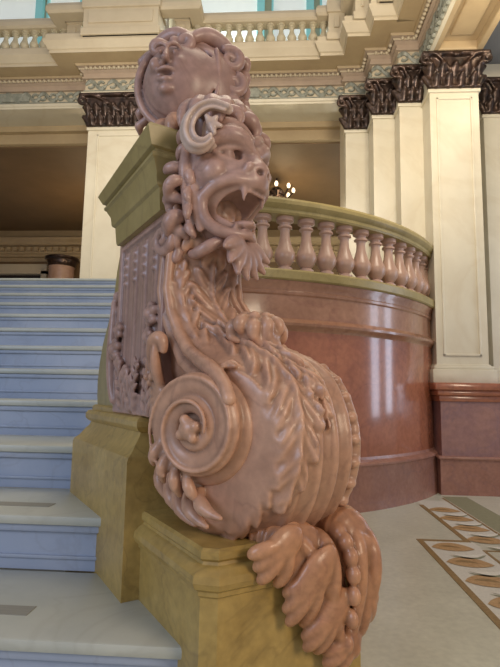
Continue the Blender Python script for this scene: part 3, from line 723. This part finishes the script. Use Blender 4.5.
def bal_prof(h,s):
    P=[(.085,0),(.085,.05),(.07,.06),(.055,.09),(.062,.11),(.095,.20),(.105,.27),(.098,.34),(.07,.46),(.05,.60),(.045,.72),(.05,.78),(.07,.80),(.07,.83),(.05,.85),(.055,.89),(.085,.92),(.085,1.0)]
    return [(r*s,z*h) for r,z in P]
first=None
for i in range(15):
    a=math.radians(-90+11.2+4.17*i)
    x,y=(DR-.115)*cos(a),(DR-.115)*sin(a)
    if first is None:
        m=MB(); m.lathe([(r*(1.12 if z>.06 else 1.0),z) for r,z in bal_prof(.565,.95)],(0,0,0),20); first=m.build('baluster',M_BAL,drum,auto=40); o=first
    else:
        o=first.copy(); COL.objects.link(o); o.parent=drum
    o.location=(x,y,2.418)
# landing slab
mb=MB(); pl=[]
for i in range(25):
    a=math.radians(-90+9.5+(72-9.5)*i/24); pl.append((DC[0]+(DR-.28)*cos(a),DC[1]+(DR-.28)*sin(a)))
poly=[(-6.6,5.33),(-.56,5.33),pl[0]]+pl[1:]+[(2.6,7.4),(6.0,7.4),(6.0,13.0),(-6.6,13.0)]
mb.prism(poly,2.28,2.399); tag(mb.build('landing_floor',M_TREAD),kind='structure')

# ------------------------------------------------------------------ floor + mosaic
mb=MB(); mb.box(-7,8,-3,5.4,-.12,0); mb.box(-.42,8,5.4,7.6,-.12,0); mb.box(-7,-.42,5.4,7.6,-.12,0)
tag(mb.build('floor',M_FLOOR),kind='structure')
mos=empty('mosaic_border',(0,0,0)); tag(mos,'brown-edged floor mosaic border with orange and white leaf scrolls beside the drum','mosaic')
def strip(pts,w,z,name,mat):
    m=MB(); m.sweep(pts,[(-w/2,z-.004),(-w/2,z),(w/2,z),(w/2,z-.004)]); return m.build(name,mat,mos)
strip([(1.86,5.95),(1.86,4.36)],.66,.001,'field',M_MOSW)
mb=MB(); mb.box(1.90,2.18,4.0,6.2,-.002,.0025); mb.box(1.90,1.96,1.0,4.0,-.002,.0025); mb.build('olive_band',M_MOSG,mos)
strip([(1.36,4.32),(1.36,1.0)],.40,.0015,'field',M_MOSW)
strip([(1.52,5.7),(1.52,4.34),(1.14,4.34),(1.14,1.0)],.045,.004,'border_line',M_LINE)
strip([(1.875,6.1),(1.875,4.10),(1.56,4.10),(1.56,1.0)],.022,.004,'border_line',M_LINE)
def petal(cx,cy,L,W,ang,bend=.25,n=12):
    v=[];
    for i in range(n+1):
        t=i/n; w=W*math.sin(PI*min(1,t*1.02))**.7; x=L*(t-.5); y=bend*L*(1-(2*t-1)**2); 
        for s in (-1,1): v.append((x,y+s*w/2))
    ca,sa=cos(ang),sin(ang); v=[(cx+x*ca-y*sa,cy+x*sa+y*ca,.0042) for x,y in v]
    return v,[(2*i,2*i+1,2*i+3,2*i+2) for i in range(n)]
M_IV=stone('ivory_mosaic',(.66,.64,.56),(.74,.71,.62),rough=.4,scale=60,bump=0)
def motif(cx,cy,fl):
    v,f=petal(cx-.01,cy,.32,.22,-.15*fl,.10); link_mesh('leaf_motif',v,f,M_MOSO,mos)
    v,f=petal(cx+.05,cy-.135,.26,.060,.15,-.24); v=[(x,y,z+.0006) for x,y,z in v]; link_mesh('white_scroll',v,f,M_IV,mos)
    v,f=petal(cx+.04,cy-.170,.28,.040,.12,-.24); link_mesh('olive_petal',v,f,M_MOSG,mos)  # olive crescent of the inlaid pattern
    v,f=petal(cx-.03,cy+.02,.16,.05,-.2,.15); v=[(x,y,z+.0006) for x,y,z in v]; link_mesh('leaf_vein',v,f,M_LINE,mos)
for i in range(4): motif(1.70,5.45-.36*i,1)
for i in range(9): motif(1.35,4.14-.36*i,1 if i%2 else .6)

# ------------------------------------------------------------------ pilasters
def capital(w,h,d,name,parent,loc,first_seed=0):
    cl=Clay((-w/2-.20,-d-.22,-.04),(w/2+.20,.06,h+.04),.016)
    cl.box((-w/2,-d,0),(w/2,.05,h*.9),.01)
    cl.box((-w/2-.03,-d-.03,0),(w/2+.03,.05,.03),.012)
    # spreading bell
    cl.fn(lambda P: np.maximum.reduce([np.abs(P[...,0])-(w/2+.09*np.clip(P[...,2]/h,0,1)**2), -(P[...,1])-(d+.09*np.clip(P[...,2]/h,0,1)**2), P[...,1]-.04, np.abs(P[...,2]-h*.45)-h*.42]),(-w/2-.2,-d-.2,-.03),(w/2+.2,.06,h+.03),0)
    cl.box((-w/2-.13,-d-.13,h-.055),(w/2+.13,.05,h),.012)
    n=max(3,int(w/.13)); 
    for row,zz in ((0,.02),(1,h*.36)):
        for i in range(n+row):
            x=-w/2+w*(i+.5*(1-row))/n
            for (x_,y_,nx,ny) in ((x,-d,0,-1),):
                cl.tube(bez((x_,y_,zz),(x_,y_-.03,zz+h*.25),(x_,y_-.10,zz+h*.36),(x_,y_-.105,zz+h*.26),n=8),[.035,.045,.034,.016],k=.01)
                for s in (-1,1): cl.tube(bez((x_,y_-.01,zz+h*.08),(x_+s*.05,y_-.03,zz+h*.16),(x_+s*.055,y_-.07,zz+h*.24),n=6),[.015,.022,.010],k=.006)
    for s in (-1,1):                                       # side leaves and corner volutes
        for row,zz in ((0,.02),(1,h*.36)):
            for y in (-d*.3,-d*.8): cl.tube(bez((s*w/2,y,zz),(s*(w/2+.03),y,zz+h*.25),(s*(w/2+.10),y,zz+h*.36),(s*(w/2+.10),y,zz+h*.27),n=8),[.03,.042,.03,.014],k=.01)
        C=np.array((s*(w/2+.07),-d-.09,h*.76)); cl.tube(spiral(C,(s*1.,0,0),(0,0,1),.075,.02,math.radians(100),math.radians(-380),30),[.024,.026,.016],k=.006)
        cl.tube(bez((s*w*.1,-d-.04,h*.45),(s*w*.2,-d-.08,h*.72),(s*w*.42,-d-.11,h*.90),n=8),[.018,.025,.02],k=.006)
    cl.ell((0,-d-.12,h*.88),(.055,.03,.045),k=.01)
    return cl.build(name,M_BRONZE,parent,(np.eye(3),np.array(loc)))
PILS=[('cream marble pilaster with dark bronze capital left of the newel, behind the stairs',-2.46,1.26,7.30,.25,LAND,5.30,5.80,True),
      ('narrowest rear cream pilaster of the stepped right cluster, beside the dark opening',1.155,.38,7.50,.10,LAND,5.30,5.80,False),
      ('second stepped cream pilaster from the opening, with dark bronze capital',1.50,.36,7.10,.50,LAND,5.30,5.80,False),
      ('third stepped cream pilaster, next to the large front pilaster',1.80,.33,6.80,.80,LAND,5.30,5.80,False),
      ('large front cream panelled pilaster on the red marble pedestal',2.275,.64,6.45,1.15,1.34,5.28,5.74,True),
      ('cream pilaster at the right edge of the view, set back behind the large one',3.16,.46,7.13,.47,1.34,5.30,5.80,False)]
for (lab,cx,w,tf,d,zb,zc,zt,panel) in PILS:
    p=empty('pilaster',(cx,tf,zb)); tag(p,lab,'pilaster','cream pilasters with bronze capitals' if False else None)
    mb=MB(); mb.box(-w/2,w/2,0,d,.0,zc-zb+.3)
    if panel:
        b=.085 if w<1 else .15; z0,z1=.34,zc-zb-.12
        for (x0,x1,a,bb) in ((-w/2+b,-w/2+b+.028,z0,z1),(w/2-b-.028,w/2-b,z0,z1),(-w/2+b,w/2-b,z0,z0+.028),(-w/2+b,w/2-b,z1-.028,z1)):
            mb.box(x0,x1,-.016,.01,a,bb,.006)
    mb.box(-w/2-.025,w/2+.025,-.025,d,zc-zb-.05,zc-zb,.008)
    mb.build('shaft',M_CREAM,p)
    mb=MB(); mb.box(-w/2-.07,w/2+.07,-.07,d,0,.17,.01); mb.box(-w/2-.045,w/2+.045,-.045,d,.165,.215,.015); mb.box(-w/2-.02,w/2+.02,-.02,d,.21,.235,.008)
    mb.build('base',M_CREAM,p,auto=40)
    capital(w,zt-zc,.04,'capital',p,(0,0,zc-zb))
    # upper block carrying the entablature
# pedestal under the front pilasters
ped=empty('marble_pedestal',(2.8,6.3,0)); tag(ped,'red marble pedestal wall under the large front pilaster, right of the drum','pedestal')
mb=MB(); mb.box(-.85,1.6,.03,1.29,.44,1.12); mb.build('die',stone('rose_violet_marble',(.27,.15,.15),(.38,.20,.16),(.20,.13,.16),rough=.25,scale=2.2,vs=2,bump=0,mottle=.12),ped)
mb=MB(); mb.box(-.88,1.6,0,1.29,0,.42); mb.box(-.90,1.6,-.02,1.29,.415,.455,.012); mb.build('base',M_ROSE,ped,auto=40)
mb=MB(); mb.box(-.93,1.6,-.05,1.29,1.25,1.34,.012); mb.box(-.90,1.6,-.025,1.29,1.18,1.255,.025); mb.box(-.87,1.6,.01,1.29,1.11,1.185,.012); mb.build('cornice',M_DRUM,ped,auto=40)

# ------------------------------------------------------------------ back wall, openings, recess room
mb=MB()
mb.box(-3.2,-1.75,7.55,8.2,LAND,5.80); mb.box(.96,3.6,7.60,8.2,0,5.80); mb.box(-8,3.6,7.64,8.2,5.82,6.6)
mb.box(-8,-7.2,7.55,8.2,LAND,5.82)
tag(mb.build('wall_back',M_CREAM),kind='structure')
mb=MB(); mb.box(-1.80,-1.70,7.5,8.25,LAND,5.8)
mb.box(2.6,6,7.62,7.9,0,8.5); tag(mb.build('wall_right',M_CREAM),kind='structure')
mb=MB(); mb.box(-8,6,8.2,8.5,5.52,5.82); mb.box(-8,6,8.1,8.3,5.70,5.84); tag(mb.build('trim_1',M_CORN2),kind='structure')
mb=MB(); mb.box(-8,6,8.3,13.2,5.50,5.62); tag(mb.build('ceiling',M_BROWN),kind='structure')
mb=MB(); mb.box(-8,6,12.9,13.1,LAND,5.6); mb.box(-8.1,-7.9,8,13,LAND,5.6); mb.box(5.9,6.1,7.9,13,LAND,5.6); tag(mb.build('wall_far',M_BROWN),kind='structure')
# far cornice with dentils and door surround
mb=MB(); mb.sweep([(-8,12.9),(6,12.9)],[(0,4.62),(.03,4.62),(.03,4.72),(.10,4.74),(.10,4.80),(.14,4.82),(.14,5.00),(.28,5.02),(.28,5.08),(.36,5.16),(.36,5.20),(.10,5.30),(0,5.5)])
for i in range(75):
    x=-8+.19*i; mb.box(x,x+.10,12.67,12.78,4.87,4.98)
tag(mb.build('trim_2',M_CORN2),kind='structure')
mb=MB(); mb.box(-8,-6.25,12.6,12.9,4.22,4.48); mb.box(-6.4,-6.25,12.6,12.9,LAND,4.3); tag(mb.build('trim_3',M_CORN),kind='structure')
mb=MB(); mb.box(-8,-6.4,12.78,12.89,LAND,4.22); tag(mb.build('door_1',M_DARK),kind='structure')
fp=empty('round_column',(-5.70,12.3,LAND)); tag(fp,'pink marble column with dark capital beside the dark far doorway','column')
m=MB(); m.lathe([(.42,0),(.42,.1),(.36,.16),(.34,.22),(.31,1.88),(.33,1.92)],(0,0,0),24); m.build('shaft',M_BAL,fp,auto=40)
m=MB(); m.lathe([(.33,1.91),(.35,1.95),(.34,1.98),(.38,2.08),(.42,2.10),(.42,2.15)],(0,0,0),24); m.build('capital',M_BRONZE,fp,auto=40)
# small chandelier in the recess
ch=empty('chandelier',(-.14,9.7,5.12)); tag(ch,'small bright ceiling chandelier glimpsed in the recess beside the lion muzzle','chandelier')
m=MB(); m.lathe([(.02,.40),(.02,.2),(.10,.16),(.16,.08),(.05,.0),(.02,-.06)],(0,0,0),16); m.build('stem',M_BRONZE,ch,auto=40)
for i in range(8):
    a=2*PI*i/8; m=MB(); m.tube([(.06*cos(a),.06*sin(a),.05),(.22*cos(a),.22*sin(a),-.04),(.34*cos(a),.34*sin(a),.08)],[.018,.016,.014]); arm=m.build('arm',M_BRONZE,ch)
    m=MB(); m.lathe([(.01,.07),(.03,.09),(.038,.13),(.022,.17),(.008,.18)],(.34*cos(a),.34*sin(a),0),10); m.build('bulb',M_BULB,arm)

# ------------------------------------------------------------------ entablature
path=[(-8,7.60),(-3.18,7.60),(-3.18,7.30),(-1.75,7.30),(-1.75,7.60),(.96,7.60),(.96,7.52),(1.32,7.52),(1.32,7.12),(1.64,7.12),(1.64,6.82),(1.96,6.82),(1.96,6.45),(1.96,1.5)]
def sw(name,prof,mat,auto=None):
    m=MB(); m.sweep(path,prof); o=m.build(name,mat,ent,auto=auto); return o
ent=empty('entablature',(0,0,0)); tag(ent,'cream and ochre classical entablature with relief frieze running above the pilasters','entablature')
m=MB(); m.sweep(path[:-1],[(-.6,5.80),(.03,5.80),(.03,5.83),(.045,5.84),(.045,5.885),(0,5.89)]); m.sweep(path[-2:],[(-.02,5.74),(.03,5.74),(.03,5.83),(.045,5.84),(.045,5.885),(0,5.89)]); m.build('architrave',M_CREAM,ent)
sw('frieze_ground',[(0,5.885),(0,6.115)],M_CORN)
sw('bed_moulding',[(0,6.11),(.045,6.11),(.045,6.14),(.03,6.15),(.03,6.20),(.07,6.22),(.07,6.28),(.12,6.285)],stone('pinkish_plaster',(.42,.32,.24),(.50,.39,.29),rough=.55,scale=3,bump=0))
sw('soffit',[(.12,6.28),(.14,6.31),(.16,6.30),(.42,6.295)],M_CORN2)
sw('cornice',[(.42,6.285),(.42,6.33),(.44,6.34),(.455,6.37),(.50,6.44),(.50,6.475),(.30,6.48),(-.04,6.48)],M_CORN)
mb=MB(); 
def along(step,off,fn):
    for (x0,y0),(x1,y1) in zip(path[:-1],path[1:]):
        L_=math.hypot(x1-x0,y1-y0); dx,dy=(x1-x0)/L_,(y1-y0)/L_; nx,ny=dy,-dx; n=int(L_/step)
        for i in range(n):
            s=(i+.5)*L_/n; x,y=x0+dx*s+nx*off,y0+dy*s+ny*off
            if x<-5.6: continue
            fn(x,y,dx,dy,nx,ny)
def bead(x,y,dx,dy,nx,ny): mb.lathe([(.004,-.028),(.024,-.016),(.028,0),(.024,.016),(.004,.028)],(x,y,6.250),6)
along(.075,.10,bead); mb.sweep(path,[(.088,6.235),(.094,6.25),(.088,6.265)]); mb.build('beading',M_CORN,ent,auto=50)
mb=MB()
def scrollwork(x,y,dx,dy,nx,ny):
    P=[]
    for i in range(15):
        t=i/14; a=t*2*PI; P.append((x+dx*(t-.5)*.34+nx*.012,y+dy*(t-.5)*.34+ny*.012,6.015+.07*sin(a)))
    mb.tube(P,[.016]+[.028]*13+[.016],5)
    for s in (-1,1):
        Q=[(x+dx*(s*.085+.05*cos(a)*s)+nx*.015,y+dy*(s*.085+.05*cos(a)*s)+ny*.015,6.015-s*.0+.052*sin(a)) for a in np.linspace(.5,5.5,9)]; mb.tube(Q,.022,5)
    mb.tube([(x+dx*.15+nx*.02,y+dy*.15+ny*.02,5.94),(x+dx*.12+nx*.03,y+dy*.12+ny*.03,5.985)],[.02,.012],5)
along(.30,.0,scrollwork); mb.sweep(path,[(0,5.90),(.02,5.91),(.02,5.925),(0,5.93)]); mb.build('relief_scrollwork',M_FRIEZE,ent,auto=60)
# tablet panels in the frieze
for x in (-4.55,-.70,):
    mb=MB(); mb.box(x-.30,x+.30,7.565,7.60,5.935,6.085,.012); mb.build('tablet',M_FRIEZE,ent)
# ------------------------------------------------------------------ beam running toward the viewer above the front pilaster
beam=empty('coffered_beam',(2.29,4,5.8)); tag(beam,'cream beam with coffered soffit running overhead from the large front pilaster','beam')
mb=MB(); mb.box(-.33,.33,-2.6,2.45,.06,.9); mb.box(-.33,-.24,-2.6,2.45,-.06,.07,.015); mb.box(.24,.33,-2.6,2.45,-.06,.07,.015); mb.box(-.33,.33,2.28,2.45,-.06,.07,.015); mb.box(-.33,.33,.2,.35,-.06,.07,.015); mb.box(-.15,.15,.45,2.15,.03,.07,.02); mb.build('soffit',M_CORN2,beam)
mb=MB()
for i in range(44): mb.lathe([(.004,-.03),(.035,-.012),(.038,.01),(.018,.03)],(-.365,2.40-.11*i,-.015),6)
mb.box(-.40,-.33,-2.6,2.45,.01,.03); mb.build('egg_moulding',M_FRIEZE,beam)
mb=MB(); mb.box(.36,3.5,-2.5,3.2,.35,.5); tag(mb.build('trim_4',M_BLUEG,None,loc=(2.29,4,5.8)),kind='structure')
gl=empty('globe_lamp',(2.93,5.4,5.90)); tag(gl,'glowing round ceiling lamp at the top right corner','lamp')
m=MB(); m.lathe([(.01,-.13),(.07,-.115),(.12,-.05),(.13,0),(.12,.05),(.07,.10),(.05,.12)],(0,0,0),20); m.build('globe',M_LAMP,gl,auto=60)
m=MB(); m.lathe([(.06,.10),(.07,.14),(.03,.18),(.02,.26)],(0,0,0),14); m.build('mount',M_BRONZE,gl,auto=40)

# ------------------------------------------------------------------ upper gallery balustrade
ub=empty('gallery_balustrade',(0,0,0)); tag(ub,'pale upper gallery balustrade with small balusters above the cornice','balustrade')
mb=MB()
mb.sweep(path,[(.20,6.48),(.47,6.48),(.47,6.56),(.45,6.59),(.25,6.59),(.25,6.48)]); mb.build('base_rail',M_CORN,ub)
mb=MB(); mb.sweep(path,[(.28,6.92),(.46,6.92),(.49,6.95),(.49,7.02),(.46,7.09),(.27,7.09),(.27,6.92)]); mb.build('top_rail',M_CORN,ub)
def gped(x0,x1,y0,y1,par):
    m=MB(); m.box(x0,x1,y0,y1,6.48,6.95); m.box(x0-.03,x1+.03,y0-.03,y1,6.93,7.13,.012); m.box(x0-.03,x1+.03,y0-.03,y1,6.48,6.60,.012)
    m.box(x0+.08,x1-.08,y0-.02,y1,6.68,6.87,.006); m.build('pier',M_CORN,par)
gped(-3.05,-1.9,6.78,7.2,ub); gped(-3.45,-3.22,7.10,7.4,ub); gped(-1.70,-1.48,7.1,7.4,ub); gped(.66,.90,7.02,7.4,ub)
gped(1.00,1.20,6.62,7.0,ub); gped(1.28,1.50,6.30,6.7,ub)
first=None
pos=[(-3.56-.160*i,7.23) for i in range(14)]+[(-1.38+.165*i,7.23) for i in range(13)]+[(1.59,6.2-.17*i) for i in range(6)]
for (x,y) in pos:
    if first is None:
        m=MB(); m.lathe(bal_prof(.33,.72),(0,0,0),12); first=m.build('baluster',M_GREY2,ub,auto=40); o=first
    else: o=first.copy(); COL.objects.link(o); o.parent=ub
    o.location=(x,y,6.59)
# gallery back wall with tall windows
mb=MB(); mb.box(-8,6,9.9,10.1,6.5,10.5); tag(mb.build('wall_gallery',M_CORN),kind='structure')
mb=MB(); mb.box(-8,3,7.55,10,6.47,6.59); tag(mb.build('floor_gallery',M_CORN2),kind='structure')
for k,(x0,x1) in enumerate(((-6.6,-5.5),(-5.2,-4.5),(-4.2,-3.5),(-1.9,-.6),(-.25,.45),(.78,1.12),(1.42,2.6))):
    mb=MB(); mb.box(x0,x1,9.84,9.9,6.7,9.9); w=mb.build('window_%d'%(k+1),M_WIN); tag(w,kind='structure')
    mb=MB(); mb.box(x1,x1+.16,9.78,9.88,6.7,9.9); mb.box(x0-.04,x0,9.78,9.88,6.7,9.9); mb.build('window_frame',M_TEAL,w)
mb=MB(); 
for x in (-2.9,): mb.box(x-.45,x+.45,9.6,9.95,6.5,10.2)
mb.box(-8,6,9.7,9.95,9.8,10.2)
tag(mb.build('trim_5',M_CORN),kind='structure')
mb=MB(); mb.box(-8,-7.8,-3,8,0,8.5); tag(mb.build('wall_left',M_CREAM),kind='structure')

# ------------------------------------------------------------------ lights
def area(loc,target,size,power,color,sy=None,name='area_light'):
    l=bpy.data.lights.new(name,'AREA'); l.energy=power; l.color=color; l.shape='RECTANGLE'; l.size=size; l.size_y=sy or size
    o=bpy.data.objects.new(name,l); COL.objects.link(o); o.location=loc
    d=Vector(target)-Vector(loc); o.rotation_euler=d.to_track_quat('-Z','Y').to_euler(); return o
area((-3.5,-2.2,2.8),(-1.4,3.0,1.0),1.6,85,(.58,.72,1.0),2.6)          # cool daylight from behind left
area((5.8,5.2,2.4),(1.0,5.5,1.4),.50,32,(.70,.80,1.0),3.4)               # tall side windows, seen as streaks in the drum
area((4.7,6.0,2.3),(1.3,5.8,1.4),.34,18,(.70,.80,1.0),3.0)
area((2.6,-1.6,2.6),(.2,1.2,1.1),1.0,62,(1.0,.80,.58),1.4)               # warm from the right on the scroll
area((1.0,3.2,7.5),(0,3.2,0),4.5,190,(1.0,.86,.64),4.5)                  # warm overhead
area((1.5,4.2,4.6),(2.0,7.5,4.4),1.0,60,(1.0,.88,.70),1.0)
area((-2.6,4.6,4.8),(-2.8,7.5,4.6),1.2,50,(1.0,.88,.70),1.0)
def point(loc,p,c,r=.15):
    l=bpy.data.lights.new('point_light','POINT'); l.energy=p; l.color=c; l.shadow_soft_size=r; o=bpy.data.objects.new('point_light',l); COL.objects.link(o); o.location=loc
point((.0,9.7,4.8),22,(1,.78,.48)); point((-4.3,10.4,4.2),32,(1,.74,.45)); point((1.5,10.8,3.6),60,(1,.92,.75)); point((-1.2,9.6,7.9),160,(.92,1,.95),.4); point((2.9,5.3,5.5),25,(1,.85,.6))
w=bpy.data.worlds.new('World'); bpy.context.scene.world=w; w.use_nodes=True
w.node_tree.nodes['Background'].inputs[0].default_value=(.86,.86,.92,1); w.node_tree.nodes['Background'].inputs[1].default_value=.38

# ------------------------------------------------------------------ camera
def camera():
    p,r,yaw,fpx=.119,.0174,-.0645,500.0
    fw=np.array([0,cos(p),sin(p)]); up0=np.array([0,-sin(p),cos(p)]); rt0=np.array([1.,0,0])
    rt=rt0*cos(r)+up0*sin(r); up=-rt0*sin(r)+up0*cos(r)
    Mz=np.array([[cos(yaw),sin(yaw),0],[-sin(yaw),cos(yaw),0],[0,0,1]]); rt,up,fw=Mz@rt,Mz@up,Mz@fw
    cd=bpy.data.cameras.new('Camera'); cd.sensor_fit='VERTICAL'; cd.sensor_height=24; cd.lens=24*fpx/667; cd.clip_start=.05; cd.clip_end=100
    o=bpy.data.objects.new('Camera',cd); COL.objects.link(o)
    m=Matrix(((rt[0],up[0],-fw[0],0),(rt[1],up[1],-fw[1],0),(rt[2],up[2],-fw[2],EYE),(0,0,0,1))); o.matrix_world=m
    bpy.context.scene.camera=o
camera()
sc=bpy.context.scene
sc.view_settings.view_transform='Standard'; sc.view_settings.look='None'; sc.view_settings.exposure=0.0
